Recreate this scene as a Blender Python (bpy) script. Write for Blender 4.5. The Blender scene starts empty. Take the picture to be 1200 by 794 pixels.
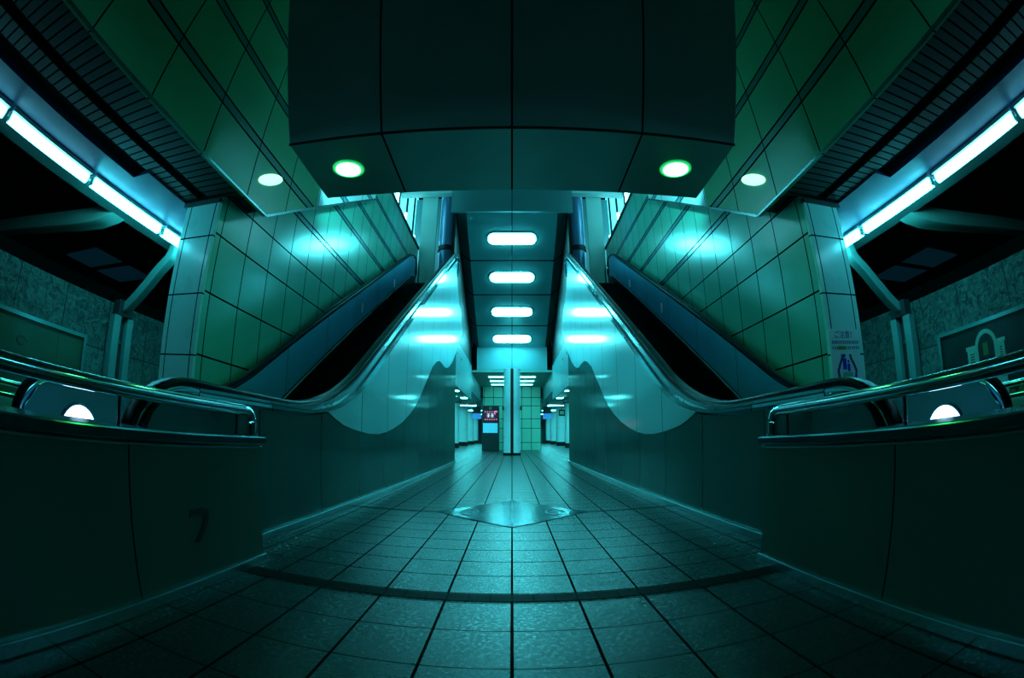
import bpy, bmesh, math, random
from mathutils import Vector
random.seed(7)
SC = bpy.context.scene
COL = SC.collection
H = 0.78                      # camera height above the floor; helper z values are relative to the camera
PI = math.pi

# ------------------------------------------------------------------ materials
def newmat(name):
    m = bpy.data.materials.new(name); m.use_nodes = True
    nt = m.node_tree; nt.nodes.clear()
    out = nt.nodes.new('ShaderNodeOutputMaterial')
    b = nt.nodes.new('ShaderNodeBsdfPrincipled')
    nt.links.new(b.outputs[0], out.inputs[0])
    return m, nt, b

def mth(nt, op, a, b=None, c=None):
    n = nt.nodes.new('ShaderNodeMath'); n.operation = op
    for i, v in enumerate((a, b, c)):
        if v is None: continue
        if isinstance(v, (int, float)): n.inputs[i].default_value = v
        else: nt.links.new(v, n.inputs[i])
    return n.outputs[0]

def pos(nt):
    g = nt.nodes.new('ShaderNodeNewGeometry')
    s = nt.nodes.new('ShaderNodeSeparateXYZ')
    nt.links.new(g.outputs['Position'], s.inputs[0])
    return g.outputs['Position'], s.outputs

def periodic(nt, coord, origin, step, hw):
    t = mth(nt, 'DIVIDE', mth(nt, 'SUBTRACT', coord, origin), step)
    f = mth(nt, 'ABSOLUTE', mth(nt, 'SUBTRACT', t, mth(nt, 'ROUND', t)))
    return mth(nt, 'LESS_THAN', f, hw / step)

def listed(nt, coord, vals, hw):
    r = None
    for v in vals:
        k = mth(nt, 'COMPARE', coord, v, hw)
        r = k if r is None else mth(nt, 'MAXIMUM', r, k)
    return r

def mix(nt, fac, a, b):
    n = nt.nodes.new('ShaderNodeMix'); n.data_type = 'RGBA'
    if isinstance(fac, (int, float)): n.inputs[0].default_value = fac
    else: nt.links.new(fac, n.inputs[0])
    for i, v in ((6, a), (7, b)):
        if isinstance(v, tuple): n.inputs[i].default_value = (*v, 1)
        else: nt.links.new(v, n.inputs[i])
    return n.outputs[2]

def noise(nt, scale, detail=4, rough=.6, stretch=None):
    p, _ = pos(nt)
    n = nt.nodes.new('ShaderNodeTexNoise'); n.inputs['Scale'].default_value = scale
    n.inputs['Detail'].default_value = detail; n.inputs['Roughness'].default_value = rough
    if stretch:
        mp = nt.nodes.new('ShaderNodeMapping'); mp.inputs['Scale'].default_value = stretch
        nt.links.new(p, mp.inputs[0]); p = mp.outputs[0]
    nt.links.new(p, n.inputs['Vector'])
    return n.outputs['Fac']

def ramp(nt, fac, lo, hi, a, b):
    n = nt.nodes.new('ShaderNodeMapRange')
    n.inputs[1].default_value = lo; n.inputs[2].default_value = hi
    n.inputs[3].default_value = a; n.inputs[4].default_value = b
    nt.links.new(fac, n.inputs[0]); return n.outputs[0]

def bump(nt, b, height, strength, dist=.02):
    n = nt.nodes.new('ShaderNodeBump'); n.inputs['Strength'].default_value = strength
    n.inputs['Distance'].default_value = dist
    nt.links.new(height, n.inputs['Height']); nt.links.new(n.outputs[0], b.inputs['Normal'])

def plain(name, col, rough=.4, metal=0., var=.12, scale=6., spec=.5, coat=0., stretch=None):
    m, nt, b = newmat(name)
    f = noise(nt, scale, stretch=stretch)
    c = mix(nt, f, tuple(v * (1 - var) for v in col), tuple(min(1, v * (1 + var)) for v in col))
    nt.links.new(c, b.inputs['Base Color'])
    nt.links.new(ramp(nt, f, .3, .7, max(.02, rough * .8), rough * 1.2), b.inputs['Roughness'])
    b.inputs['Metallic'].default_value = metal
    b.inputs['Specular IOR Level'].default_value = spec
    b.inputs['Coat Weight'].default_value = coat
    b.inputs['Coat Roughness'].default_value = .06
    return m

def panel(name, col, rough, metal=0., joints=(), jcol=(.004, .008, .008), var=.1, spec=.5, scale=2.5, coat=0., coatr=.1, stretch=None, groove=.4, bands=None):
    """joints: list of (axis, 'p', origin, step, halfwidth) or (axis, 'l', values, halfwidth)"""
    m, nt, b = newmat(name)
    _, s = pos(nt)
    msk = None
    for j in joints:
        k = periodic(nt, s[j[0]], *j[2:]) if j[1] == 'p' else listed(nt, s[j[0]], *j[2:])
        msk = k if msk is None else mth(nt, 'MAXIMUM', msk, k)
    f = noise(nt, scale, 1., .4, stretch=stretch)
    c = mix(nt, f, tuple(v * (1 - var) for v in col), tuple(min(1, v * (1 + var)) for v in col))
    r = ramp(nt, f, .2, .8, rough * .93, rough * 1.07)
    if bands: c = mix(nt, listed(nt, s[bands[0]], bands[1], bands[2]), c, bands[3])
    if msk is not None:
        c = mix(nt, msk, c, jcol)
        b.inputs['Metallic'].default_value = metal
        nt.links.new(mth(nt, 'MULTIPLY', mth(nt, 'SUBTRACT', 1., msk), metal), b.inputs['Metallic'])
        nt.links.new(mth(nt, 'MAXIMUM', r, mth(nt, 'MULTIPLY', msk, .8)), b.inputs['Roughness'])
        nt.links.new(mth(nt, 'MULTIPLY', mth(nt, 'SUBTRACT', 1., msk), spec), b.inputs['Specular IOR Level'])
        if coat: nt.links.new(mth(nt, 'MULTIPLY', mth(nt, 'SUBTRACT', 1., msk), coat), b.inputs['Coat Weight'])
        bump(nt, b, mth(nt, 'SUBTRACT', 1., msk), groove, .01)
    else:
        nt.links.new(r, b.inputs['Roughness']); b.inputs['Metallic'].default_value = metal
        b.inputs['Specular IOR Level'].default_value = spec
        b.inputs['Coat Weight'].default_value = coat
    b.inputs['Coat Roughness'].default_value = coatr
    nt.links.new(c, b.inputs['Base Color'])
    return m

def emit(name, col, strength, base=(.5, .5, .5)):
    m, nt, b = newmat(name)
    b.inputs['Base Color'].default_value = (*base, 1)
    b.inputs['Emission Color'].default_value = (*col, 1)
    b.inputs['Emission Strength'].default_value = strength
    return m

STEEL = (.50, .62, .64)
M = {}
M['chrome'] = plain('polished steel', (.58, .76, .80), .10, 1., .03, 1.5)
M['steel'] = plain('brushed steel', (.42, .56, .60), .2, 1., .06, 1.2)
M['darksteel'] = plain('dark steel', (.10, .13, .14), .3, 1., .1, 1.2)
M['rubber'] = plain('black rubber', (.004, .006, .007), .32, 0., .05, 1., spec=.10)
M['black'] = plain('black paint', (.006, .007, .008), .5)
M['dark'] = plain('dark paint', (.02, .03, .03), .5)
M['greypaint'] = plain('grey green paint', (.10, .28, .25), .42)
M['rib'] = plain('roof rib paint', (.30, .72, .60), .4)
M['white'] = plain('white paint', (.75, .82, .82), .35)
M['lamp'] = emit('soffit lamp glow', (.09, .88, 1.), 50)
M['down'] = emit('downlight glow', (.055, 1., .22), 30)
M['uplamp'] = emit('upper floor glow', (.05, .92, 1.), 10)
M['downrim'] = emit('downlight halo rim', (.01, .55, .10), .8)  # glow given to the rim as the downlight's green halo
M['oval'] = emit('bulkhead reflection glow', (.42, 1., .62), 1.6)
M['tube'] = emit('tube glow', (.07, .80, 1.), 24)
M['tubedim'] = emit('dimmed tube glow', (.16, .80, 1.), 6.5)  # weaker glow for the two nearest tubes, to dim the near corners
M['corridor'] = emit('corridor lamp glow', (.08, .92, 1.), 75)
M['recess'] = emit('recessed glow', (.10, .92, 1.), 14)
M['indicator'] = emit('indicator glow', (.45, .75, 1.), 7)
M['window'] = emit('lit window', (.10, .80, .90), 1.9)
M['windowhot'] = emit('lit tube', (.22, .86, 1.), 12)
M['sky'] = emit('night skylight', (.005, .08, .14), .08)
M['kioskscreen'] = emit('kiosk dark screen', (.10, .004, .05), .16, (.02, .01, .02))
M['magenta'] = emit('kiosk magenta', (.9, .06, .45), .8)
M['kioskwhite'] = emit('kiosk white', (.55, .85, 1.), 1.2)
M['kioskblue'] = emit('kiosk blue panel', (.01, .45, .75), .75)
M['bluesign'] = emit('blue sign', (.005, .10, .55), 1.0)
M['greensign'] = emit('green sign', (.01, .30, .14), .5)
M['red'] = emit('red sign', (.9, .02, .03), .7)
M['yellow'] = emit('yellow sign', (.8, .5, .01), .6)

# ------------------------------------------------------------------ mesh builder
class MB:
    def __init__(s): s.bm = bmesh.new()
    def face(s, pts):
        return s.bm.faces.new([s.bm.verts.new(p) for p in pts])
    def box(s, x0, x1, y0, y1, z0, z1, bev=0.):
        r = bmesh.ops.create_cube(s.bm, size=1)
        for v in r['verts']:
            v.co = Vector(((x0 + x1) / 2 + v.co.x * (x1 - x0), (y0 + y1) / 2 + v.co.y * (y1 - y0), (z0 + z1) / 2 + v.co.z * (z1 - z0)))
        if bev:
            es = list({e for v in r['verts'] for e in v.link_edges})
            bmesh.ops.bevel(s.bm, geom=es, offset=bev, segments=2, affect='EDGES', profile=.5)
        return s
    def prism(s, pts, axis, a0, a1):
        """polygon pts (2D) extruded along axis from a0 to a1; axis 'x': pts=(y,z); 'y': (x,z); 'z': (x,y)"""
        def P(p, a):
            return {'x': (a, p[0], p[1]), 'y': (p[0], a, p[1]), 'z': (p[0], p[1], a)}[axis]
        A = [s.bm.verts.new(P(p, a0)) for p in pts]; B = [s.bm.verts.new(P(p, a1)) for p in pts]
        n = len(pts)
        f1 = s.bm.faces.new(A); f2 = s.bm.faces.new(B[::-1])
        for i in range(n): s.bm.faces.new((A[i], B[i], B[(i + 1) % n], A[(i + 1) % n]))
        if n > 4: bmesh.ops.triangulate(s.bm, faces=[f1, f2])
        return s
    def strip(s, top, bot, x0, x1):
        """slab between two polylines (lists of (y,z), same length), thickness x0..x1"""
        n = len(top)
        R = [[s.bm.verts.new((x[i] if isinstance(x, list) else x, *p)) for i, p in enumerate(L)] for L in (top, bot) for x in (x0, x1)]
        t0, t1, b0, b1 = R
        for i in range(n - 1):
            s.bm.faces.new((t0[i], t0[i + 1], b0[i + 1], b0[i])); s.bm.faces.new((t1[i], b1[i], b1[i + 1], t1[i + 1]))
            s.bm.faces.new((t0[i], t1[i], t1[i + 1], t0[i + 1])); s.bm.faces.new((b0[i], b0[i + 1], b1[i + 1], b1[i]))
        for i in (0, n - 1): s.bm.faces.new((t0[i], b0[i], b1[i], t1[i]))
        return s
    def sweep(s, path, prof, side=None, cap=True, closed=False):
        """prof: list of (u,v); u along 'side' vector, v along normal"""
        n = len(path); P = [Vector(p) for p in path]; rings = []
        for i in range(n):
            t = (P[min(i + 1, n - 1)] - P[max(i - 1, 0)]).normalized()
            sd = Vector(side) if side else (Vector((0, 0, 1)).cross(t) if abs(t.z) < .95 else Vector((1, 0, 0)))
            sd = (sd - t * sd.dot(t)).normalized(); nm = t.cross(sd)
            rings.append([s.bm.verts.new(P[i] + sd * u + nm * v) for u, v in prof])
        k = len(prof)
        for i in range(n - 1):
            for j in range(k):
                s.bm.faces.new((rings[i][j], rings[i][(j + 1) % k], rings[i + 1][(j + 1) % k], rings[i + 1][j]))
        if cap: s.bm.faces.new(rings[0][::-1]); s.bm.faces.new(rings[-1])
        return s
    def tube(s, path, r, seg=12):
        return s.sweep(path, [(r * math.cos(2 * PI * i / seg), r * math.sin(2 * PI * i / seg)) for i in range(seg)])
    def cyl(s, c, r, axis, a0, a1, seg=32, r2=None):
        """c: the two other coordinates"""
        r2 = r if r2 is None else r2
        def P(rr, i, a):
            u, v = c[0] + rr * math.cos(2 * PI * i / seg), c[1] + rr * math.sin(2 * PI * i / seg)
            return {'x': (a, u, v), 'y': (u, a, v), 'z': (u, v, a)}[axis]
        A = [s.bm.verts.new(P(r, i, a0)) for i in range(seg)]; B = [s.bm.verts.new(P(r2, i, a1)) for i in range(seg)]
        s.bm.faces.new(A); s.bm.faces.new(B[::-1])
        for i in range(seg): s.bm.faces.new((A[i], A[(i + 1) % seg], B[(i + 1) % seg], B[i]))
        return s
    def build(s, name, mat, parent=None, smooth=False):
        bmesh.ops.recalc_face_normals(s.bm, faces=s.bm.faces)
        me = bpy.data.meshes.new(name)
        off = Vector((0, 0, 0)); p = parent
        while p is not None: off += Vector(p.location); p = p.parent
        for v in s.bm.verts: v.co -= off
        s.bm.to_mesh(me); s.bm.free()
        me.materials.append(mat)
        if smooth:
            me.polygons.foreach_set('use_smooth', [True] * len(me.polygons))
            try: me.set_sharp_from_angle(angle=math.radians(40))
            except Exception: pass
        o = bpy.data.objects.new(name, me); COL.objects.link(o)
        if parent is not None: o.parent = parent
        return o

def tag(o, label, cat, group=None):
    o['label'] = label; o['category'] = cat
    if group: o['group'] = group
    return o
def struct(o, label=None):
    o['kind'] = 'structure'
    if label: o['label'] = label
    return o
def thing(name, loc, label, cat, group=None):
    o = bpy.data.objects.new(name, None); COL.objects.link(o); o.location = loc; o.empty_display_size = .1
    return tag(o, label, cat, group)
def rrect(w, h, r, n=4):
    pts = []
    for cx, cy, a0 in ((w / 2 - r, h / 2 - r, 0), (-w / 2 + r, h / 2 - r, 90), (-w / 2 + r, -h / 2 + r, 180), (w / 2 - r, -h / 2 + r, 270)):
        for i in range(n + 1):
            a = math.radians(a0 + 90 * i / n); pts.append((cx + r * math.cos(a), cy + r * math.sin(a)))
    return pts
def lerp(tab, t):
    if t <= tab[0][0]: return tab[0][1]
    for (a, u), (b, v) in zip(tab, tab[1:]):
        if t <= b: return u + (v - u) * (t - a) / (b - a)
    return tab[-1][1]
def sm(a, b, t):
    t = min(1, max(0, (t - a) / (b - a))); return t * t * (3 - 2 * t)

# ------------------------------------------------------------------ floor
FL = []
m, nt, b = newmat('floor tiles')
_, s = pos(nt)
j = periodic(nt, s[0], 0., .305, .006)
far = mth(nt, 'MULTIPLY', periodic(nt, s[1], 2.205, .305, .006), mth(nt, 'GREATER_THAN', s[1], 2.15))
near = mth(nt, 'MULTIPLY', periodic(nt, s[1], 2.065, .33, .004), mth(nt, 'LESS_THAN', s[1], 2.15))
j = mth(nt, 'MAXIMUM', j, mth(nt, 'MAXIMUM', far, near))
f = noise(nt, 1.3, 3); g = noise(nt, 260, 2, .7); g2 = noise(nt, 45, 4, .7)
c = mix(nt, f, (.015, .038, .038), (.025, .050, .048))
c = mix(nt, mth(nt, 'MULTIPLY', g2, .5), c, (.010, .024, .024))
c = mix(nt, j, c, (.003, .005, .005))
nt.links.new(c, b.inputs['Base Color']); nt.links.new(mth(nt, 'MULTIPLY', mth(nt, 'SUBTRACT', 1., j), .25), b.inputs['Specular IOR Level'])
nt.links.new(mth(nt, 'MAXIMUM', ramp(nt, g2, .3, .7, .23, .34), mth(nt, 'MULTIPLY', j, .7)), b.inputs['Roughness'])
bump(nt, b, mth(nt, 'ADD', mth(nt, 'MULTIPLY', g, .35), mth(nt, 'MULTIPLY', mth(nt, 'SUBTRACT', 1., j), 1.)), .35, .006)
M['floor'] = m
struct(MB().box(-14, 14, -4, 62, -.2, 0).build('floor', M['floor']))
M['drain'] = panel('drain channel', (.003, .006, .006), .6, 0., [(0, 'p', 0., .1, .002)], spec=.05)
tag(MB().box(-1.575, 1.575, 2.085, 2.185, 0, .004).build('drain_channel', M['drain']), 'dark narrow drain channel across the tiled floor nearest the camera', 'drain')
for sx, w in ((-1, 'left'), (1, 'right')):
    tag(MB().prism([(sx * .72, 4.685), (sx * 1.58, 4.665), (sx * 1.58, 4.725), (sx * .72, 4.705)], 'z', 0, .003).build('drain_strip', M['drain']),
        'dark floor strip from the %s point of the metal diamond to the wall' % w, 'drain')
# diamond plate
M['plate'] = plain('polished floor plate', (.05, .15, .20), .17, .65, .05, 1.5)
M['platering'] = plain('plate inlay', (.05, .08, .09), .4, .6)
t = thing('floor_plate', (0, 4.72, 0), 'polished metal diamond set in the tiled floor', 'floor plate')
pts = []
corners = [(0, 3.93), (.745, 4.69), (0, 5.62), (-.745, 4.69)]
for i in range(4):
    a, bb = Vector(corners[i]), Vector(corners[(i + 1) % 4])
    ctr = Vector((0, 4.7))
    for k in range(8):
        u = k / 8; p = a.lerp(bb, u); p += (ctr - p) * (-.02 * math.sin(PI * u)); pts.append((p.x, p.y))
MB().prism(pts, 'z', 0, .006).build('plate', M['plate'], t)
for sx in (-1, 1):
    q = MB(); pr = [(.42 * sx + .085 * math.cos(2 * PI * i / 40), 4.70 + .17 * math.sin(2 * PI * i / 40), .007) for i in range(34)]
    q.sweep(pr, [(-.012, -.002), (.012, -.002), (.012, .002), (-.012, .002)], side=None)
    q.box(.42 * sx - .09, .42 * sx + .03, 4.68, 4.71, .004, .009)
    q.build('inlay_ring', M['platering'], t)
q = MB().box(-.005, .005, 3.94, 5.60, .004, .0075); q.build('seam', M['platering'], t)

# ------------------------------------------------------------------ shell curves
def hz(y):                                   # handrail top, relative to the camera
    L = .208; a = -2.15; k = .577; y0 = (L - a) / k; w = .9
    if y < y0 - w: z = L
    elif y < y0 + w: z = L + k * (y - y0 + w) ** 2 / (4 * w)
    else: z = a + k * y
    yk = 13.1; w2 = .5; zt = a + k * yk
    if y > yk + w2: z = zt
    elif y > yk - w2: z = zt - k * (yk + w2 - y) ** 2 / (4 * w2)
    return z
def off(y): return .085 + .155 * sm(3.2, 5.4, y)
def le(y): return hz(y) - off(y)
YEND = 13.75

# ------------------------------------------------------------------ shared panel materials
M['wallsteel'] = panel('dark wall panels', (.05, .11, .10), .22, .6, [(1, 'l', [2.72, 3.80, 4.83, 5.87, 6.97, 8.05, 9.15, 10.25, 11.35, 12.45], .010)], spec=.5, scale=.8, var=.2)
def matte_sheen(mat, col, fac, rough):
    nt = mat.node_tree; b = next(n for n in nt.nodes if n.type == 'BSDF_PRINCIPLED'); out = next(n for n in nt.nodes if n.type == 'OUTPUT_MATERIAL')
    d = nt.nodes.new('ShaderNodeBsdfDiffuse'); g = nt.nodes.new('ShaderNodeBsdfGlossy'); mx = nt.nodes.new('ShaderNodeMixShader')
    nt.links.new(b.inputs['Base Color'].links[0].from_socket, d.inputs[0]); g.inputs[0].default_value = (*col, 1); g.inputs['Roughness'].default_value = rough
    if b.inputs['Normal'].links:
        ns = b.inputs['Normal'].links[0].from_socket; nt.links.new(ns, d.inputs['Normal']); nt.links.new(ns, g.inputs['Normal'])
    mx.inputs[0].default_value = fac
    nt.links.new(d.outputs[0], mx.inputs[1]); nt.links.new(g.outputs[0], mx.inputs[2]); nt.links.new(mx.outputs[0], out.inputs[0])
matte_sheen(M['wallsteel'], (.6, .9, .9), .14, .16)
M['clad'] = panel('white gloss cladding', (.42, .86, .97), .30, 0., [(1, 'l', [3.8, 4.89, 5.97, 7.07, 8.21, 9.34, 10.45, 11.55, 12.65, 13.75], .007)], jcol=(.03, .06, .06), coat=.8, coatr=.10, var=.02, groove=.2, scale=.6)
ZJ = [H + v for v in (.0, .68, 1.37, 2.05, 2.54)]
BAND = [H + v for v in (3.17, 3.27, 4.04, 4.14, 4.75, 4.85, 5.5, 5.6)]
M['wallgreen'] = panel('enamel wall panels', (.14, .62, .47), .22, 0., [(1, 'p', 4.14, .62, .009), (2, 'l', ZJ, .011), (2, 'l', BAND, .013)], coat=.6, coatr=.16, var=.07, spec=.6, bands=(2, [H + v for v in (3.22, 4.09, 4.80, 5.55)], .05, (.03, .22, .26)))
M['bulk'] = panel('bulkhead enamel panels', (.07, .50, .22), .25, 0., [(1, 'p', 2.09, .985, .010), (2, 'l', [H + v for v in (3.13, 3.25, 3.95, 4.07, 4.75, 4.85)], .014)], coat=.5, coatr=.18, var=.07, spec=.6, bands=(2, [H + v for v in (3.19, 4.01, 4.80)], .06, (.02, .24, .18)))
M['bulklit'] = panel('lit bulkhead panels', (.72, .95, .97), .3, 0., [(1, 'p', 2.09, .985, .010), (2, 'l', [H + v for v in (3.95, 4.07, 4.75, 4.85)], .014)], var=.03, coat=.5, bands=(2, [H + 4.01, H + 4.80], .06, (.10, .42, .5)))  # same bulkhead panels, painted paler where they are strongly lit
M['pillar'] = panel('pillar enamel panels', (.55, .96, .90), .28, 0., [(2, 'l', [H + v for v in (-.05, .66, 1.33, 2.0)], .008), (0, 'l', [3.36, 3.76, -3.36, -3.76], .007), (1, 'l', [4.05], .006)], var=.05, coat=.4)
M['slab'] = panel('slab metal panels', (.20, .60, .56), .34, .25, [(0, 'l', [-1.12, 0, 1.12], .009)], var=.14, spec=.5, scale=1.6)
M['slat'] = panel('slatted soffit', (.012, .036, .033), .5, 0., [(1, 'p', 0., .115, .012)])
M['bluepanel'] = plain('soffit panel', (.012, .075, .19), .5, 0., .2, 2.5)
M['stone'] = None
m, nt, b = newmat('rough stone wall'); _, s = pos(nt)
v = nt.nodes.new('ShaderNodeTexNoise'); v.inputs['Scale'].default_value = 9; v.inputs['Detail'].default_value = 6; v.inputs['Roughness'].default_value = .65; v.inputs['Distortion'].default_value = 1.2
p, _ = pos(nt); nt.links.new(p, v.inputs['Vector'])
jl = mth(nt, 'MAXIMUM', periodic(nt, s[1], 2.83, .98, .008), listed(nt, s[2], [H + .83, H - .1], .008))
c = mix(nt, ramp(nt, v.outputs['Fac'], .35, .65, 0, 1), (.012, .04, .034), (.09, .21, .175))
nt.links.new(mix(nt, jl, c, (.01, .015, .015)), b.inputs['Base Color']); b.inputs['Roughness'].default_value = .7
smooth_low = mth(nt, 'GREATER_THAN', s[2], H + .83)
bump(nt, b, mth(nt, 'MULTIPLY', v.outputs['Fac'], ramp(nt, smooth_low, 0, 1, .15, 1)), 1., .12)
M['stone'] = m
M['tilewall'] = panel('far tile wall', (.42, .86, .66), .35, 0., [(0, 'p', .02, .52, .014), (2, 'l', [.42, 1.2, 1.72, 2.44, 2.9], .014)], var=.06)
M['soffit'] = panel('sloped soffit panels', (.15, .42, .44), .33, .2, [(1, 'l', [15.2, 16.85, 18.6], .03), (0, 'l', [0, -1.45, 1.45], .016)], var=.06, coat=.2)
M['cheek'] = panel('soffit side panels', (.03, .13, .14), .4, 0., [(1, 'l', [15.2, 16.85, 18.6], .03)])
M['fascia'] = panel('light fascia', (.15, .36, .39), .4, 0., [(0, 'l', [0], .012)], var=.05)
M['lowceil'] = plain('low ceiling', (.16, .42, .36), .5, 0., .1, 2)
M['plate_side'] = plain('side fascia steel', (.08, .27, .29), .42, 0., .08, 2, spec=.3)
M['upper'] = plain('upper hall panels', (.32, .58, .56), .35, 0., .12, 1.5)
M['bluecol'] = plain('blue column enamel', (.10, .24, .42), .18, .3, .1, 2, coat=.5)
M['whitecol'] = plain('white column', (.85, .97, 1.), .3, 0., .03, 2, coat=.3)
M['skirtboard'] = plain('skirting steel', (.28, .5, .52), .2, .9, .08, 2)
M['coping'] = plain('coping steel', (.12, .22, .25), .16, 1., .05, 1.5)
M['parapet'] = panel('parapet dark panels', (.045, .12, .09), .25, .1, [(1, 'l', [.22, 1.27], .005)], var=.15, spec=.4, scale=2)
M['escpanel'] = panel('blue steel balustrade', (.12, .58, .88), .20, .25, [(1, 'p', 4.35, 1.35, .006)], var=.15, scale=1.4, jcol=(.02, .03, .04), groove=.1)
M['newel'] = plain('newel panel teal', (.22, .42, .38), .16, .6, .08, 1.)
M['newelgreen'] = plain('newel panel green', (.10, .17, .15), .25, .5, .08, 1.)
M['escblack'] = plain('escalator skirt black', (.008, .010, .012), .3)
M['step'] = panel('step tread', (.012, .015, .016), .4, .5, [(0, 'p', 0., .018, .004)])
M['trimline'] = plain('bright skirt trim', (.85, .95, .95), .3, 0., .03, 1.)  # white base colour stands in for the trim's bright reflection

# ------------------------------------------------------------------ sides
WORD = {-1: 'plain tiled pillar', 1: 'pillar with the white notice'}
LR = {-1: 'left', 1: 'right'}
for s in (-1, 1):
    X = lambda a: s * a
    def bx(q, a0, a1, y0, y1, z0, z1, bev=0.):
        return q.box(min(s * a0, s * a1), max(s * a0, s * a1), y0, y1, z0 + H, z1 + H, bev)
    lr = LR[s]; near = WORD[s]
    far_ys = [2.36 + i * .24 for i in range(47)]
    # inner passage wall under the escalator
    ys = [1.60 + .06 * i for i in range(8)] + [2.08 + (13.4 - 2.08) * i / 62 for i in range(63)]
    def wtop(y): return -.152 + .29 * math.sqrt(max(0, 1 - ((2.02 - y) / .43) ** 2)) if y < 2.02 else min(le(y) - .02, 3.2)
    struct(MB().strip([(y, wtop(y) + H) for y in ys], [(y, 0 if y > 2 else .40) for y in ys], X(1.62), X(1.655)).build('wall_%s' % lr, M['wallsteel']))
    struct(bx(MB(), 1.58, 1.625, 2.30, 13.4, -H, -H + .075, .008).build('baseboard_%s' % lr, M['skirtboard']))
    struct(bx(MB(), 1.62, 3.3, 13.38, 13.42, -H, 2.6).build('wall_%s' % lr, M['wallsteel']))
    # outer side wall behind the escalator
    struct(bx(MB(), 3.3, 3.42, 4.03, 15.2, -H, 6.38).build('wall_%s' % lr, M['wallgreen']))
    struct(bx(MB(), 3.27, 3.45, 9.2, 15.25, 6.38, 6.47).build('trim_%d' % (4 if s < 0 else 5), M['black']))
    # bulkhead with inclined lower edge
    pb = [(-3, 2.47), (4.58, 2.47), (6.0, 3.297), (6.0, 9.8), (-3, 9.8)]
    pp = [(6.0, 3.297), (8.84, 4.95), (8.84, 9.8), (6.0, 9.8)]
    struct(MB().prism([(y, z + H) for y, z in pp], 'x', X(2.98), X(3.03)).build('wall_%s' % lr, M['bulklit']))
    struct(MB().prism([(y, z + H) for y, z in pb], 'x', X(2.98), X(3.03)).build('wall_%s' % lr, M['bulk']))
    pf = [(4.03, 2.56), (4.60, 2.56), (8.80, 5.01), (8.80, 9.8), (4.03, 9.8)]
    struct(MB().prism([(y, z + H) for y, z in pf], 'x', X(3.031), X(3.299)).build('wall_%s' % lr, M['black']))
    q = MB().sweep([(X(2.975), -3, 2.47 + H), (X(2.975), 4.58, 2.47 + H)], [(-.01, -.012), (.01, -.012), (.01, .012), (-.01, .012)], side=(1, 0, 0))
    q.sweep([(X(2.975), 4.58, 2.475 + H), (X(2.975), 8.84, 4.955 + H)], [(-.012, -.016), (.012, -.016), (.012, .016), (-.012, .016)], side=(1, 0, 0))
    struct(q.build('trim_%d' % (1 if s < 0 else 2), M['skirtboard']))
    # pillar
    t = thing('tiled_pillar', (X(3.56), 4.27, 0), 'square tiled pillar at the end of the %s wall, %s' % (lr, 'bare of any notice' if s < 0 else 'carrying a white notice'), 'pillar', None)
    bx(MB(), 3.302, 3.84, 3.98, 4.56, -H, 2.45, .004).build('shaft', M['pillar'], t)
    bx(MB(), 3.302, 3.86, 3.96, 4.58, -H, -H + .09, .006).build('base', M['skirtboard'], t)
    bx(MB(), 3.302, 3.88, 3.95, 4.6, 2.41, 2.46).build('cap', M['dark'], t)
    # aisle soffit: slats, dark channel, blue panel, outer strip
    q = bx(MB(), 3.031, 3.48, -3, 3.97, 2.47, 2.55); bx(q, 3.63, 3.87, -3, 3.97, 2.47, 2.55)
    struct(q.build('ceiling', M['slat']))
    struct(bx(MB(), 3.031, 4.2, -3, 3.97, 2.53, 2.6).build('ceiling', M['black']))
    q = bx(MB(), 4.14, 4.72, -3, 9, 2.46, 2.55); bx(q, 3.87, 4.14, 3.15, 9, 2.46, 2.55)
    struct(q.build('ceiling', M['bluepanel']))
    struct(MB().prism([(X(4.72), 2.46 + H), (X(5.25), 2.47 + H), (X(5.25), 2.75 + H), (X(4.72), 2.75 + H)], 'y', -3, 9).build('ceiling', M['greypaint']))
    # fluorescent tube lights
    for k, (y0, y1) in enumerate(((-.28, 1.24), (1.30, 2.79), (2.86, 4.34), (4.41, 5.9))):
        wh = ['cut by the picture edge', 'second of the row', 'third of the row', 'last, passing behind the pillar'][k]
        f = thing('fluorescent_light', (X(4.67), (y0 + y1) / 2, 2.46 + H), 'white tube light under the %s aisle soffit, %s' % (lr, wh), 'ceiling light', 'tube lights under the %s soffit' % lr)
        bx(MB(), 4.58, 4.76, y0, y1, 2.42, 2.462, .0).build('housing', M['white'], f)
        MB().cyl((X(4.67), 2.375 + H), .058, 'y', y0 + .02, y1 - .02, 20).build('tube', M['tube'] if k > 1 else M['tubedim'], f, True)
        for ye in (y0, y1 - .03):
            bx(MB(), 4.635, 4.705, ye, ye + .03, 2.335, 2.43, .006).build('end_cap', M['greypaint'], f)
    # ------------------------------------------------ escalator
    E = thing('escalator', (X(2.36), 1.6, 0), 'escalator rising away beside the %s, on the %s of the passage' % (near, lr), 'escalator', 'escalators flanking the passage')
    def rail_path(a, up=0.):
        P = []
        zc = .208 - .36; ry, rz = .5 - up, .36 - up; yc = 2.02
        for i in range(19):
            th = math.radians(-80 + 0) - math.radians(i / 18 * 190)   # from below round to top
            P.append((X(a), yc + ry * math.cos(th), zc + rz * math.sin(th) + H))
        P = [p for p in P if p[1] <= yc + .001]
        y = yc + .15
        while y < YEND - .3:
            P.append((X(a), y, hz(y) - up + H)); y += .15
        zt = hz(YEND)
        for i in range(1, 14):
            th = math.radians(90 - i / 13 * 180)
            P.append((X(a), YEND - .3 + (.36 - up) * math.cos(th), zt - .36 + (.36 - up) * math.sin(th) + H))
        return P
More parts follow.
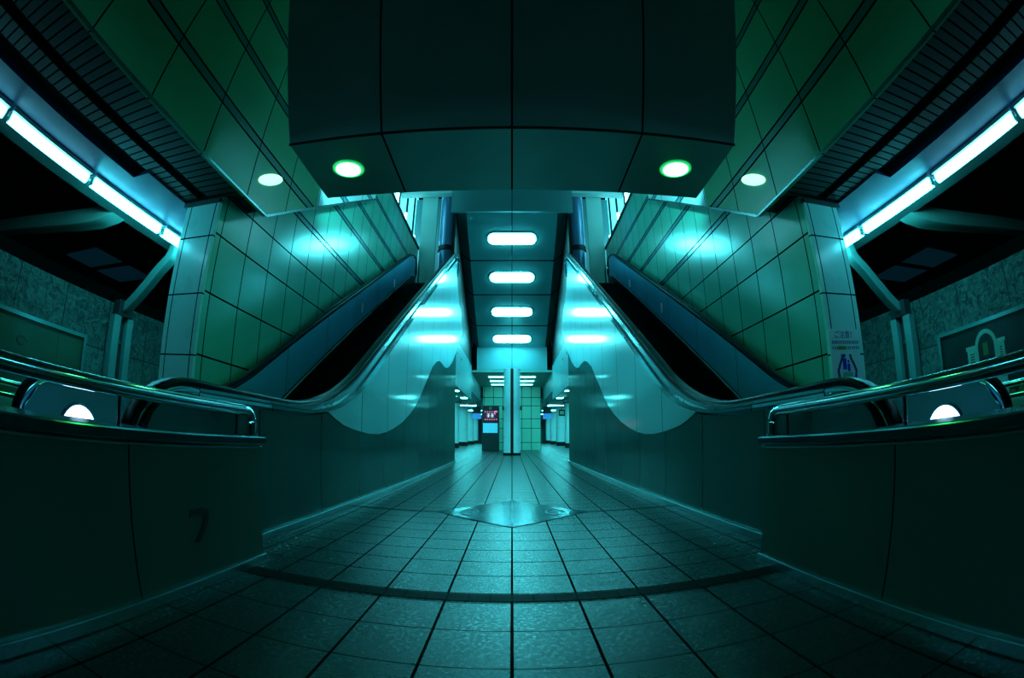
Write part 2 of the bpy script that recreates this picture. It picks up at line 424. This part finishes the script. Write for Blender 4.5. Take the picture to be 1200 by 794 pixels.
    for a, nm in ((1.70, 'inner'), (3.02, 'outer')):
        MB().sweep(rail_path(a, .02), rrect(.095, .045, .018), side=(1, 0, 0)).build('handrail', M['rubber'], E, True)
        MB().sweep(rail_path(a, .062), rrect(.06, .045, .006, 2), side=(1, 0, 0)).build('handrail_guide', M['chrome'], E, True)
    # balustrade panels (inner and outer) from handrail guide down to the skirt
    def panel_poly():
        top = []; bot = []
        zc = .208 - .36
        y = 1.60
        while y < YEND - .2:
            if y < 2.02:
                h = math.sqrt(max(0, 1 - ((2.02 - y) / .43) ** 2)) * .29
                top.append((y, zc + h + H)); bot.append((y, zc - h + H - (.0)))
            else:
                top.append((y, hz(y) - .075 + H)); bot.append((y, hz(y) - .70 + H - (0)))
            y += .14
        return top, bot
    tp, bt = panel_poly()
    MB().strip(tp, bt, X(2.99), X(3.05)).build('balustrade_panel', M['escpanel'], E)
    MB().strip(tp, bt, X(1.675), X(1.73)).build('balustrade_panel', M['escpanel'], E)
    i0 = [k for k in range(len(tp)) if tp[k][0] <= 2.45]; i1 = [k for k in range(len(tp)) if tp[k][0] <= 3.75]
    MB().strip([tp[k] for k in i1], [bt[k] for k in i1], X(2.972), X(2.99)).build('newel_panel', M['newel'], E)
    # outside steel bands of the inner balustrade
    yy = [2.1 + i * .15 for i in range(77)]
    bands = [(.045, .40, 1.615, M['steel']), (.42, .60, 1.635, M['darksteel']), (.60, 1.0, 1.60, M['chrome'])]
    for f0, f1, a, mt in bands:
        MB().strip([(y, hz(y) - (.035 + (off(y) - .035) * f0) + H) for y in yy], [(y, hz(y) - (.035 + (off(y) - .035) * f1) + H) for y in yy], [X(1.668 + (a - 1.668) * sm(2.0, 2.9, y)) for y in yy], X(1.672)).build('steel_band', mt, E)
    # skirts, bright line, steps
    ys2 = [2.6 + i * .15 for i in range(73)]
    for a0, a1 in ((2.935, 2.985), (1.735, 1.785)):
        MB().strip([(y, max(hz(y) - .68, -.50) + H) for y in ys2], [(y, max(hz(y) - 1.10, -H) + H) for y in ys2], X(a0), X(a1)).build('skirt', M['escblack'], E)
    MB().sweep([(X(2.93), y, hz(y) - .68 + H) for y in ys2], rrect(.010, .014, .003, 1), side=(1, 0, 0)).build('skirt_trim', M['trimline'], E)
    y = 3.3
    while y < 13.6:
        z = hz(y + .2) - .985
        bx(MB(), 1.79, 2.93, y, y + .405, z - .21, z, .006).build('step', M['step'], E)
        y += .40
    bx(MB(), 1.70, 3.02, 1.55, 3.3, -H, -H + .012).build('landing_plate', M['darksteel'], E)
    # truss (closed body below the steps)
    yt = [3.6 + i * .3 for i in range(34)]
    MB().strip([(y, max(hz(y) - 1.15, -H) + H) for y in yt], [(y, max(-H, hz(y) - 2.1) + H - .0) for y in yt], X(1.68), X(3.28)).build('truss', M['dark'], E)
    # deck between outer balustrade and side wall
    yd = [2.2 + i * .2 for i in range(58)]
    MB().strip([(y, hz(y) - .16 + H) for y in yd], [(y, hz(y) - .5 + H) for y in yd], X(3.055), X(3.295)).build('deck', M['escblack'], E)
    # white glossy cladding with wavy lower edge
    top = [(3.9 + i * .2, le(3.9 + i * .2)) for i in range(44)]
    wave = [(12.62, 4.95), (13.0, 4.53), (13.6, 4.12), (14.2, 3.8), (14.8, 3.52), (15.0, 3.40), (14.8, 3.27), (14.01, 2.82), (13.3, 2.38), (12.6, 2.0), (12.0, 1.78), (11.6, 1.68), (11.2, 1.63), (10.85, 1.64), (10.5, 1.655), (10.2, 1.63), (9.85, 1.55), (9.39, 1.38), (8.94, 1.12),
            (8.55, .90), (8.13, .65), (7.75, .47), (7.37, .33), (6.85, .18), (6.35, .08), (5.95, .02), (5.57, -.012), (5.2, -.012), (4.82, .01), (4.55, .035), (4.33, .06), (4.12, .105)]
    MB().prism([(y, z + H) for y, z in top + wave], 'x', X(1.607), X(1.655)).build('cladding_panel', M['clad'], E)
    # indicator lamp and stickers on the outer balustrade
    d = MB().cyl((2.14, -.20 + H), .205, 'x', X(2.975), X(2.950), 32, .195).build('indicator_rim', M['chrome'], E)
    MB().cyl((2.14, -.20 + H), .185, 'x', X(2.951), X(2.938), 32, .17).build('indicator_lamp', M['indicator'], d)
    for yv, zv in ((8.76, 2.46), (11.15, 3.76)):
        bx(MB(), 2.982, 2.991, yv - .05, yv + .05, zv - .10, zv + .10).build('sticker', M['white'], E)
    if s < 0:
        pl = bx(MB(), 2.962, 2.974, 1.66, 1.96, -.21, -.115, .004).build('notice_strip', M['bluepanel'], E)
        for i in range(9):
            if i == 4: continue
            bx(MB(), 2.959, 2.963, 1.70 + i * .026, 1.716 + i * .026, -.155, -.135).build('marking', M['dark'], pl)
    # ------------------------------------------------ parapet in the foreground
    t = thing('parapet_wall', (X(1.55), 1.0, 0), 'low dark panelled parapet in the %s foreground%s' % (lr, ' with a black hooked mark' if s < 0 else ', unmarked, below the picture board'), 'parapet')
    bx(MB(), 1.38, 1.70, -3, 2.33, -H, -.105).build('panel', M['parapet'], t)
    bx(MB(), 1.345, 1.75, -3, 2.345, -.105, -.06, .008).build('coping', M['coping'], t)
    bx(MB(), 1.372, 1.40, -3, 2.336, -.125, -.112, .003).build('edge_strip', M['chrome'], t)
    bx(MB(), 1.36, 1.40, -3, 2.34, -H, -H + .055, .006).build('skirting', M['skirtboard'], t)
    if s < 0:
        q = MB()
        q.strip([(y, z + H) for y, z in ((1.66, -.400), (1.72, -.398), (1.775, -.402), (1.81, -.418), (1.805, -.47), (1.775, -.515), (1.715, -.562))], [(y, z + H) for y, z in ((1.662, -.435), (1.715, -.432), (1.752, -.435), (1.766, -.445), (1.762, -.47), (1.735, -.505), (1.685, -.548))], -1.3805, -1.377)
        q.build('hooked_mark', M['black'], t)
    # guard rail on the parapet
    g = thing('guard_rail', (X(1.5), 1.0, -.06 + H), 'polished steel pipe rail along the %s parapet, in front of the %s' % (lr, 'dark green display case' if s < 0 else 'arch picture board'), 'handrail')
    P = [(X(1.5), y, .08 + H) for y in (-3, -2, -1, 0, 1, 2, 2.3)]
    for i in range(1, 9):
        th = math.radians(90 - i * 90 / 8); P.append((X(1.5), 2.34 + .08 * math.cos(th), 0.0 + .08 * math.sin(th) + H))
    P.append((X(1.5), 2.42, -.058 + H))
    MB().tube(P, .031, 16).build('rail', M['chrome'], g, True)
    for yp in (.3, 1.34, 2.30):
        MB().tube([(X(1.53), yp, -.06 + H), (X(1.53), yp, .06 + H)], .009, 10).build('post', M['darksteel'], g, True)
    MB().cyl((X(1.5), 2.42), .042, 'z', -.06 + H, -.05 + H, 20).build('foot', M['chrome'], g)
    # ------------------------------------------------ side area beyond
    struct(bx(MB(), 6.0, 6.3, -2, 9, -H, 1.57).build('wall_%s' % lr, M['stone']))
    c = thing('steel_column', (X(5.92), 5.04, 0), 'pale twin-flanged steel column against the %s stone wall' % lr, 'column')
    bx(MB(), 5.84, 5.99, 4.80, 4.96, -H, 1.38, .006).build('flange', M['greypaint'], c)
    bx(MB(), 5.84, 5.99, 5.12, 5.26, -H, 1.38, .006).build('flange', M['greypaint'], c)
    bx(MB(), 5.93, 5.99, 4.96, 5.12, -H, 1.38).build('web', M['dark'], c)
    bx(MB(), 5.82, 5.99, 4.85, 5.2, 1.38, 1.62, .01).build('head_block', M['dark'], c)
    MB().cyl((5.03, 1.0 + H), .03, 'x', X(5.93), X(5.89), 16).build('bolt', M['chrome'], c)
    rp = [(X(5.93), 5.03, 1.50 + H), (X(5.78), 5.03, 1.55 + H), (X(5.58), 5.03, 1.69 + H), (X(5.36), 5.03, 1.88 + H), (X(5.15), 5.03, 2.08 + H), (X(4.98), 5.03, 2.22 + H), (X(4.92), 5.03, 2.32 + H), (X(4.88), 5.03, 2.47 + H)]
    tag(MB().sweep(rp, rrect(.16, .15, .015, 2), side=(0, 1, 0)).build('curved_brace', M['greypaint'], None, True), 'curved steel brace from the %s column up to the soffit' % lr, 'brace')
    rp = [(X(5.1), 3.9, 2.62 + H), (X(5.35), 3.9, 2.55 + H), (X(5.7), 3.9, 2.53 + H), (X(6.3), 3.9, 2.58 + H), (X(7.37), 3.9, 2.71 + H), (X(8.8), 3.9, 2.90 + H), (X(10.4), 3.9, 3.10 + H), (X(12), 3.9, 3.25 + H)]
    q = MB().sweep(rp, rrect(.30, .24, .02, 2), side=(0, 1, 0)); tag(q.build('roof_rib', M['rib'], None, True), 'pale curved roof rib sweeping out of the %s edge of the picture' % lr, 'roof rib')
    struct(bx(MB(), 5.25, 12, -2, 12, 3.5, 3.6).build('ceiling', M['black']))
    sk = thing('skylight', (X(9.6), 7.0, 3.5 + H), 'faint blue two-pane skylight in the dark roof over the %s aisle' % lr, 'skylight')
    for y0, y1 in ((6.6, 7.6), (7.8, 8.9)):
        bx(MB(), 9.3, 10.9, y0, y1, 3.47, 3.495).build('pane', M['sky'], sk)
    q = MB(); bx(q, 9.2, 11.0, 7.6, 7.8, 3.45, 3.5); bx(q, 9.2, 9.3, 6.5, 9.0, 3.45, 3.5); bx(q, 10.9, 11.0, 6.5, 9, 3.45, 3.5); q.build('frame', M['black'], sk)
    # far aisle rail and kerb behind the outer balustrade
    g = thing('guard_rail', (X(4.2), 1.0, -H + H), 'two-bar steel rail glimpsed behind the %s escalator newel' % lr, 'handrail')
    for zz in (.055, -.045):
        MB().tube([(X(4.2), -2, zz + H), (X(4.2), 3.2, zz + H)], .028, 12).build('rail', M['chrome'], g, True)
    for yp in (-.5, 1.4, 3.1):
        MB().tube([(X(4.2), yp, 0), (X(4.2), yp, .055 + H)], .022, 10).build('post', M['chrome'], g, True)
    struct(bx(MB(), 4.5, 4.65, -2, 3.6, -H, -.08).build('wall_%s' % lr, M['tilewall']))
    # showcase / picture board on the stone wall
    if s < 0:
        t = thing('display_case', (-5.95, 2.9, .25 + H), 'dark green empty display case framed on the left stone wall', 'display case')
        pm = plain('dark green glass', (.03, .10, .055), .12, 0., .2, 1.5)
    else:
        t = thing('picture_board', (5.95, 2.9, .25 + H), 'dark picture board showing a pale stone arch in a garden', 'picture board')
        pm = plain('dark picture', (.012, .028, .026), .2, 0., .5, 3)
    bx(MB(), 5.95, 6.0, .2, 4.27, -.4, .92).build('panel', pm, t)
    q = MB(); bx(q, 5.91, 6.0, .15, 4.31, .90, .95); bx(q, 5.91, 6.0, 4.25, 4.31, -.45, .90); bx(q, 5.91, 6.0, .15, 4.31, -.45, -.4)
    q.build('frame', M['skirtboard'], t)
    if s < 0:
        MB().sweep([(-5.945, 3.05 + .09 * math.cos(2 * PI * i / 20), .62 + H + .05 * math.sin(2 * PI * i / 20)) for i in range(18)], rrect(.01, .012, .002, 1)).build('etched_ring', M['dark'], t)
        for yv in (2.6, 3.75): bx(MB(), 5.945, 5.951, yv, yv + .012, -.4, .9).build('seam', M['dark'], t)
    else:
        ap = plain('painted stone', (.18, .42, .32), .5, 0., .25, 14); gp = plain('painted foliage', (.05, .13, .03), .6, 0., .7, 30)
        q = MB(); ac = 3.37
        q.sweep([(5.945, ac + .185 * math.cos(th), .60 + H + .20 * math.sin(th)) for th in [PI * i / 20 for i in range(21)]], [(-.004, -.028), (.004, -.028), (.004, .028), (-.004, .028)], side=(1, 0, 0))
        for sg in (-1, 1):
            bx(q, 5.94, 5.951, ac + sg * .185 - .028, ac + sg * .185 + .028, -.05, .60)
        q.build('painted_arch', ap, t)
        for y0, y1 in ((3.56, 3.74), (3.02, 3.16)):
            w = MB(); bx(w, 5.938, 5.951, y0, y1, -.1, .63); bx(w, 5.936, 5.951, y0 - .02, y1 + .02, .61, .66)
            pz = w.build('painted_pier', ap, t)
            w = MB()
            for i in range(9): bx(w, 5.935, 5.939, y0 + .05, y1 - .05, .28 + i * .033, .295 + i * .033)
            w.build('carving', M['dark'], pz)
        bx(MB(), 5.94, 5.951, 3.33, 3.43, .5, .66).build('painted_statue', gp, t)
        q = MB()
        for i in range(60):
            yv = .25 + i * .066; q.cyl((yv, -.1 + H + random.uniform(0, .14)), random.uniform(.05, .12), 'x', 5.951, 5.940, 7)
        q.build('painted_hedge', gp, t)
    # ------------------------------------------------ upper hall seen over the escalator
    struct(bx(MB(), 1.86, 5, 13.8, 22, 4.2, 4.42).build('floor', M['upper']))
    struct(bx(MB(), 2.66, 3.22, 15.0, 15.1, 4.4, 8.35).build('wall_back', M['upper']))
    cc = thing('round_column', (X(2.30), 15.2, 4.42 + H), 'dark blue round column at the top of the %s escalator' % lr, 'column')
    MB().cyl((X(2.30), 15.2), .26, 'z', 4.42 + H, 9.5 + H, 28).build('shaft', M['bluecol'], cc, True)
    MB().cyl((X(2.30), 15.2), .30, 'z', 6.25 + H, 6.42 + H, 28).build('collar', M['black'], cc, True)
    struct(bx(MB(), 1.86, 5, 17.4, 17.5, 4.4, 9.6).build('wall_back', M['fascia']))
    struct(bx(MB(), 1.86, 6.5, 14.6, 14.9, 8.3, 9.6).build('wall_back', M['upper']))
    wn = bx(MB(), 4.0, 4.05, 11.0, 20.5, 6.3, 9.8).build('window_%d' % (1 if s < 0 else 2), M['window']); struct(wn)
    q = MB()
    for i in range(7): bx(q, 3.95, 4.0, 11.9 + i * 1.25, 12.05 + i * 1.25, 6.3, 9.8)
    bx(q, 3.94, 4.0, 11, 20.5, 7.6, 7.7); q.build('window_frame', M['black'], wn)
    for i, (yv, z0, z1) in enumerate(((13.9, 7.35, 8.5), (15.3, 7.0, 7.9), (16.9, 6.9, 7.7))):
        tl = tag(MB().cyl((X(3.895), yv), .055, 'z', z0 + H, z1 + H, 14).build('strip_light', M['windowhot'], None, True), 'upright lit tube by the %s upper window, %s' % (lr, ('nearest', 'middle', 'farthest')[i]), 'light', 'upright tubes by the %s upper window' % lr)
    # downlight in the slab
    dl = thing('downlight', (X(1.59), 3.74, 2.47 + H), 'round glowing downlight in the %s half of the low slab' % lr, 'ceiling light', 'downlights in the low slab')
    MB().cyl((X(1.59), 3.74), .16, 'z', 2.458 + H, 2.472 + H, 36).build('rim', M['downrim'], dl, True)
    MB().cyl((X(1.59), 3.74), .125, 'z', 2.452 + H, 2.46 + H, 36).build('diffuser', M['down'], dl)
    # passage side fascia plates over the far openings
    struct(bx(MB(), 1.70, 1.78, 13.42, 19.75, 1.51, 2.95).build('wall_%s' % lr, M['plate_side']))
    struct(bx(MB(), 1.72, 1.80, 19.75, 27, 1.9, 2.78).build('wall_%s' % lr, M['plate_side']))
    for k, yv in enumerate((14.4, 15.6)):
        tag(MB().cyl((yv, 2.55 + H), .05, 'x', X(1.69), X(1.705), 16).build('vent_hole', M['black']), '%s dark round port in the %s side fascia' % (('nearer', 'farther')[k], lr), 'vent')
    struct(bx(MB(), 1.75, 1.85, 13.30, 20.1, 2.95, 9.6).build('wall_%s' % lr, M['black']))  # added black sheet stands in for the dark void beside the soffit
    # side corridor
    struct(bx(MB(), 1.8, 9, 13.42, 60, 2.2, 2.3).build('ceiling', M['lowceil']))
    struct(bx(MB(), 5.6, 5.8, 9, 60, -H, 2.2).build('wall_%s' % lr, M['fascia']))
    for k, (yv, av) in enumerate(((29.5, 3.62), (36.5, 3.95), (43.0, 4.0), (50.0, 4.1))):
        ct = thing('white_column', (X(av), yv, 0), 'white round column in the %s far corridor, %s' % (lr, ('nearest of its row', 'second of its row', 'third of its row', 'farthest of its row')[k]), 'column', 'white columns in the %s corridor' % lr)
        rr = (.30, .55, .55, .55)[k]
        MB().cyl((X(av), yv), rr, 'z', .12, 2.2 + H, 28).build('shaft', M['whitecol'], ct, True)
        MB().cyl((X(av), yv), rr + .02, 'z', 0, .3, 28).build('base', M['black'], ct, True)
    for k, yv in enumerate((17.0, 22.5, 26.8, 33.5, 40.0, 47.0)):
        cl = thing('corridor_light', (X(3.1), yv, 2.2 + H), 'flat ceiling light in the %s far corridor, number %s from the camera' % (lr, ('one', 'two', 'three', 'four', 'five', 'six')[k]), 'ceiling light', 'ceiling lights of the %s corridor' % lr)
        bx(MB(), 2.5, 3.7, yv - .22, yv + .22, 2.15, 2.2).build('housing', M['white'], cl)
        bx(MB(), 2.55, 3.65, yv - .18, yv + .18, 2.135, 2.151).build('diffuser', M['corridor'], cl)
    hs = thing('hanging_sign', (X(2.1), 30, 1.2 + H), 'dark hanging sign with a blue lower band, %s corridor' % lr, 'sign')
    bx(MB(), 1.95, 2.5, 29.95, 30.05, 1.42, 1.85).build('panel', M['black'], hs)
    bx(MB(), 1.95, 2.5, 29.95, 30.05, 1.08, 1.42).build('panel', M['bluesign'], hs)
    MB().tube([(X(2.22), 30, 1.85 + H), (X(2.22), 30, 2.2 + H)], .02, 8).build('hanger', M['dark'], hs)
    db = thing('ceiling_box', (X(3.05), 24.7, 1.9 + H), 'dark box hanging under the %s corridor ceiling' % lr, 'ceiling box')
    bx(MB(), 2.7, 3.4, 24.4, 25.0, 1.72, 2.0, .02).build('body', M['dark'], db)
    bx(MB(), 2.95, 3.15, 24.6, 24.8, 2.0, 2.2).build('bracket', M['dark'], db)

# red and yellow sign (left), small green sign (right)
t = thing('wall_sign', (-3.55, 26, .45 + H), 'small red sign over a yellow plate at the left corridor entrance', 'sign')
MB().cyl((-3.45, .62 + H), .16, 'y', 26.0, 26.04, 20).build('disc', M['red'], t)
MB().box(-3.62, -3.28, 26, 26.04, .30 + H, .44 + H).build('plate', M['yellow'], t)
MB().box(-3.47, -3.43, 26.01, 26.03, 0, .3 + H).build('pole', M['dark'], t)
t = thing('exit_sign', (3.45, 31.0, 1.45 + H), 'small dark green sign beside a corridor column on the right', 'sign')
MB().box(3.08, 3.48, 31.0, 31.06, 1.30 + H, 1.72 + H).build('case', M['black'], t)
MB().box(3.14, 3.42, 30.985, 31.0, 1.40 + H, 1.62 + H).build('face', M['greensign'], t)
MB().tube([(3.28, 31.03, 1.72 + H), (3.28, 31.03, 2.2 + H)], .02, 8).build('hanger', M['dark'], t)

# ------------------------------------------------------------------ slab crossing overhead
SL = MB()
SL.prism([(3.22, 2.47 + H), (4.30, 2.47 + H), (4.30, 6.2 + H), (.5, 6.2 + H), (.5, 6.0 + H)], 'x', -2.02, 2.02)
struct(SL.build('ceiling', M['slab']))
q = MB(); q.box(-2.025, 2.025, 3.208, 3.226, 2.462 + H, 2.480 + H); struct(q.build('trim_3', M['black']))
struct(MB().box(-3.3, 3.3, -3, 16, 9.8 + H, 9.9 + H).build('ceiling', M['black']))
# unseen fill lights added behind the slab, brightening the bulkhead strips
for sx in (-1, 1):
    l = bpy.data.lights.new('bulkhead_fill', 'SPOT'); l.energy = 900; l.color = (.12, .92, 1.); l.spot_size = math.radians(48); l.spot_blend = .7; l.shadow_soft_size = .06
    o = bpy.data.objects.new('bulkhead_fill', l); COL.objects.link(o)
    o.location = (sx * 1.6, 4.65, 3.1 + H)
    o.rotation_euler = (Vector((sx * 2.98, 7.8, 4.6 + H)) - o.location).to_track_quat('-Z', 'Y').to_euler()

# ------------------------------------------------------------------ sloped soffit with four lamps
def zs(y): return 12.6 - .44 * y
q = MB()
y0, y1 = 13.25, 20.0
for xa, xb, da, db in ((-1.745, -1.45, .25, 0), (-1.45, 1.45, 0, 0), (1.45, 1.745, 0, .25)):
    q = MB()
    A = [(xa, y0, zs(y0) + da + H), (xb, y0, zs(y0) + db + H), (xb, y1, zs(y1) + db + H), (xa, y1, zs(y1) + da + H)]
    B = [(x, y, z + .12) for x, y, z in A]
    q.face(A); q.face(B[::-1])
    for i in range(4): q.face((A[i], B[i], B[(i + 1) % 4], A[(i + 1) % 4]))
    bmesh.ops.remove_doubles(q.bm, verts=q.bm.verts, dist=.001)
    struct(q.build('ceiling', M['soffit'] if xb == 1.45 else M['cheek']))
struct(MB().box(-1.9, 1.9, 13.15, 13.25, zs(13.25) + H, 9.4 + H).build('wall_back', M['fascia']))
for k, yv in enumerate((14.24, 15.95, 17.75, 19.4)):
    ln = thing('soffit_light', (0, yv, zs(yv) + H), ('nearest and highest', 'second', 'third', 'farthest and lowest')[k] + ' of the four rounded lights on the sloped soffit', 'ceiling light', 'rounded lights on the sloped soffit')
    for nm, w, d, dz0, dz1, mt in (('rim', 1.66, .56, -.02, .0, M['skirtboard']), ('diffuser', 1.56, .46, -.05, -.015, M['lamp'])):
        q = MB(); pr = rrect(w, d, d * .45, 6); A = []; B = []
        for x, u in pr:
            y = yv + u * .915
            A.append(q.bm.verts.new((x, y, zs(y) + dz0 + H))); B.append(q.bm.verts.new((x, y, zs(y) + dz1 + H)))
        q.bm.faces.new(A); q.bm.faces.new(B[::-1])
        for i in range(len(A)): q.bm.faces.new((A[i], A[(i + 1) % len(A)], B[(i + 1) % len(A)], B[i]))
        q.build(nm, mt, ln)
struct(MB().box(-1.5, 1.5, 20.0, 20.1, 2.78 + H, zs(20) + .1 + H).build('wall_back', M['fascia']))
struct(MB().box(-1.75, 1.75, 20.0, 27, 2.72 + H, 2.80 + H).build('ceiling', M['lowceil']))
for k, yv in enumerate((21.6, 23.2, 24.8)):
    for sx in (-1, 1):
        o = MB().box(sx * .72 - .35, sx * .72 + .35, yv - .12, yv + .12, 2.69 + H, 2.72 + H).build('recessed_light', M['recess'])
        tag(o, 'recessed light in the low far ceiling, %s row, %s of the column' % (('first', 'second', 'third')[k], 'left' if sx < 0 else 'right'), 'ceiling light', 'recessed lights of the far ceiling')
# far tile wall, column, kiosk
struct(MB().box(-1.6, 1.6, 26.0, 26.4, 0, 2.75 + H).build('wall_back', M['tilewall']))
struct(MB().box(-9, 9, 58, 58.2, 0, 4).build('wall_back', M['fascia']))
t = thing('clad_column', (0, 19.2, 0), 'white column with a black central slot in the middle of the passage', 'column')
for sx in (-1, 1):
    q = MB(); pr = [(sx * (.07 + .0), 18.88)]
    pr = [(sx * (.06 + .28 * math.sin(PI / 2 * i / 10)), 19.2 - .32 * math.cos(PI * .5 * i / 10)) for i in range(11)] + [(sx * (.06 + .28 * math.cos(PI / 2 * i / 10)), 19.2 + .32 * math.sin(PI * .5 * i / 10)) for i in range(1, 11)]
    q.prism(pr, 'z', .1, 2.72 + H); q.build('half_shell', M['whitecol'], t, True)
    q = MB().box(sx * .2 - .15, sx * .2 + .15, 18.9, 19.5, 0, .1, .01); q.build('base', M['black'], t)
    MB().box(sx * .36 - .03, sx * .36 + .03, 19.1, 19.25, 1.05 + H, 1.2 + H, .008).build('small_box', M['black'], t)
MB().box(-.062, .062, 18.93, 19.48, 0, 2.72 + H).build('core', M['black'], t)
t = thing('kiosk', (-1.11, 24.7, 0), 'tall black kiosk with a magenta screen before the tile wall', 'kiosk')
MB().box(-1.55, -.67, 24.4, 25.1, 0, 1.55 + H, .03).build('body', M['dark'], t)
sc_ = MB().box(-1.49, -.72, 24.375, 24.4, .74 + H, 1.34 + H).build('screen', M['kioskscreen'], t)
for r_, (zz, n) in enumerate(((1.25, 6), (.86, 6))):
    for i in range(n):
        xx = -1.40 + i * .115; q = MB()
        q.box(xx, xx + .06, 24.365, 24.376, zz - .03 + H, zz - .012 + H); q.box(xx + .02, xx + .035, 24.365, 24.376, zz - .05 + H, zz + .03 + H); q.box(xx, xx + .06, 24.365, 24.376, zz + .012 + H, zz + .024 + H); q.build('screen_text', M['magenta'], sc_)
q = MB(); q.box(-.90, -.86, 24.365, 24.376, 1.10 + H, 1.30 + H); q.box(-.86, -.76, 24.365, 24.376, 1.24 + H, 1.30 + H)
q.build('screen_mark', M['magenta'], sc_)
for xx in (-1.29, -1.09):
    q = MB()
    for u in (0, .07, .14): q.box(xx, xx + .15, 24.365, 24.376, .98 + u + H, 1.0 + u + H)
    q.box(xx + .065, xx + .09, 24.365, 24.376, .97 + H, 1.16 + H); q.build('screen_text', M['kioskwhite'], sc_)
MB().box(-1.49, -.74, 24.375, 24.4, .16 + H, .66 + H).build('lower_screen', M['kioskblue'], t)
MB().sweep([(-1.11 + .055 * math.cos(2 * PI * i / 20), 24.39, 1.44 + H + .055 * math.sin(2 * PI * i / 20)) for i in range(20)], rrect(.02, .016, .004, 1)).build('ring_emblem', M['white'], t)

# ------------------------------------------------------------------ notice on the right pillar
M['paper'] = plain('notice paper', (.82, .97, 1.), .35, 0., .05)
M['ink'] = plain('notice ink', (.01, .05, .22), .5); M['inkblue'] = plain('notice blue', (.01, .02, .62), .5)
M['inkyellow'] = plain('notice yellow', (.55, .45, .02), .5); M['inkred'] = plain('notice red', (.35, .02, .16), .5); M['inkgreen'] = plain('notice green', (.10, .45, .30), .5)
N = thing('notice', (3.535, 3.975, .65 + H), 'white notice with Japanese heading and escalator pictogram on the pillar', 'notice')
x0, x1, z0, z1 = 3.30, 3.77, .30, .935
MB().box(x0, x1, 3.970, 3.979, z0 + H, z1 + H).build('sheet', M['paper'], N)
def text(body, size, xc, zc, mat, name):
    c = bpy.data.curves.new(name, 'FONT'); c.body = body; c.size = size; c.align_x = 'CENTER'; c.align_y = 'CENTER'; c.extrude = .0008
    o = bpy.data.objects.new(name, c); COL.objects.link(o)
    bpy.context.view_layer.update()
    me = bpy.data.meshes.new_from_object(o.evaluated_get(bpy.context.evaluated_depsgraph_get()))
    bpy.data.objects.remove(o); bpy.data.curves.remove(c)
    for v in me.vertices:
        x, y, z = v.co; v.co = Vector((xc + x, 3.9685 + z, zc + y + H)) - Vector(N.location)
    me.materials.clear(); me.materials.append(mat)
    o = bpy.data.objects.new(name, me); COL.objects.link(o); o.parent = N
    return o
text('ご注意！', .085, 3.545, .868, M['ink'], 'heading')
def marks(x0, x1, zc, h, mat, name):
    q = MB(); x = x0; i = 0
    while x < x1:
        w = h * .8
        q.box(x, x + w, 3.9675, 3.9705, zc + h * .3 + H, zc + h * .45 + H); q.box(x + w * .4, x + w * .6, 3.9675, 3.9705, zc - h * .5 + H, zc + h * .5 + H)
        if i % 2: q.box(x, x + w, 3.9675, 3.9705, zc - h * .4 + H, zc - h * .25 + H)
        else: q.box(x + w * .05, x + w * .2, 3.9675, 3.9705, zc - h * .4 + H, zc + h * .2 + H)
        x += h * 1.05; i += 1
    q.build(name, mat, N)
marks(3.335, 3.74, .79, .032, M['ink'], 'text_line')
MB().box(3.42, 3.54, 3.968, 3.9702, .71 + H, .752 + H).build('highlight', M['inkyellow'], N)
marks(3.335, 3.74, .73, .032, M['ink'], 'text_line')
def curve(sg, rad, mat, name, d):
    pts = [(3.535 + sg * (lerp([(0, .125), (.3, .14), (.6, .105), (.85, .065), (1, .06)], u) + d), 3.967, .41 + u * .25 + H) for u in [i / 16 for i in range(17)]]
    MB().sweep(pts, [(-.002, -rad), (.002, -rad), (.002, rad), (-.002, rad)], side=(0, 1, 0)).build(name, mat, N)
for sg in (-1, 1):
    curve(sg, .011, M['ink'], 'drawn_handrail', 0); curve(sg, .005, M['inkred'], 'drawn_edge', .014)
q = MB()
for xc, zb, zt, w in ((3.50, .50, .62, .028), (3.562, .48, .56, .02)):
    q.box(xc - w, xc + w, 3.9665, 3.970, zb + H, zt + H); q.cyl((xc, zt + .025 + H), w * .75, 'y', 3.9665, 3.970, 16)
q.build('drawn_people', M['inkblue'], N)
q = MB()
for i in range(4): q.box(3.455 + i * .004, 3.62 - i * .004, 3.967, 3.970, .41 + i * .016 + H, .42 + i * .016 + H)
q.build('drawn_steps', M['inkgreen'], N)

# glowing ovals standing in for soft reflections on the bulkheads
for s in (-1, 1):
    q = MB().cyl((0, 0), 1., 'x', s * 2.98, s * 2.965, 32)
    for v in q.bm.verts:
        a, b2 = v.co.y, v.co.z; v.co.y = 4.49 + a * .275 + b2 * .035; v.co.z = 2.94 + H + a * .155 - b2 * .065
    tag(q.build('oval_reflection', M['oval']), 'soft oval painted reflection on the %s green bulkhead' % LR[s], 'wall light', 'oval painted reflections on the bulkheads')

# ------------------------------------------------------------------ world and camera
w = bpy.data.worlds.new('night'); SC.world = w; w.use_nodes = True
bg = w.node_tree.nodes['Background']; bg.inputs[0].default_value = (.0, .12, .14, 1); bg.inputs[1].default_value = .012
cam = bpy.data.cameras.new('camera'); co = bpy.data.objects.new('camera', cam); COL.objects.link(co)
co.location = (0, 0, H); co.rotation_euler = (math.radians(90 + 11.75), 0, 0)
cam.type = 'PANO'; cam.panorama_type = 'FISHEYE_EQUISOLID'; cam.sensor_width = 36; cam.sensor_fit = 'HORIZONTAL'
cam.fisheye_lens = 555 / 1200 * 36; cam.fisheye_fov = math.radians(220); cam.clip_start = .02; cam.clip_end = 300
SC.camera = co
vs = SC.view_settings
vs.view_transform = 'Standard'; vs.look = 'None'; vs.exposure = 0; vs.gamma = 1; vs.use_curve_mapping = False
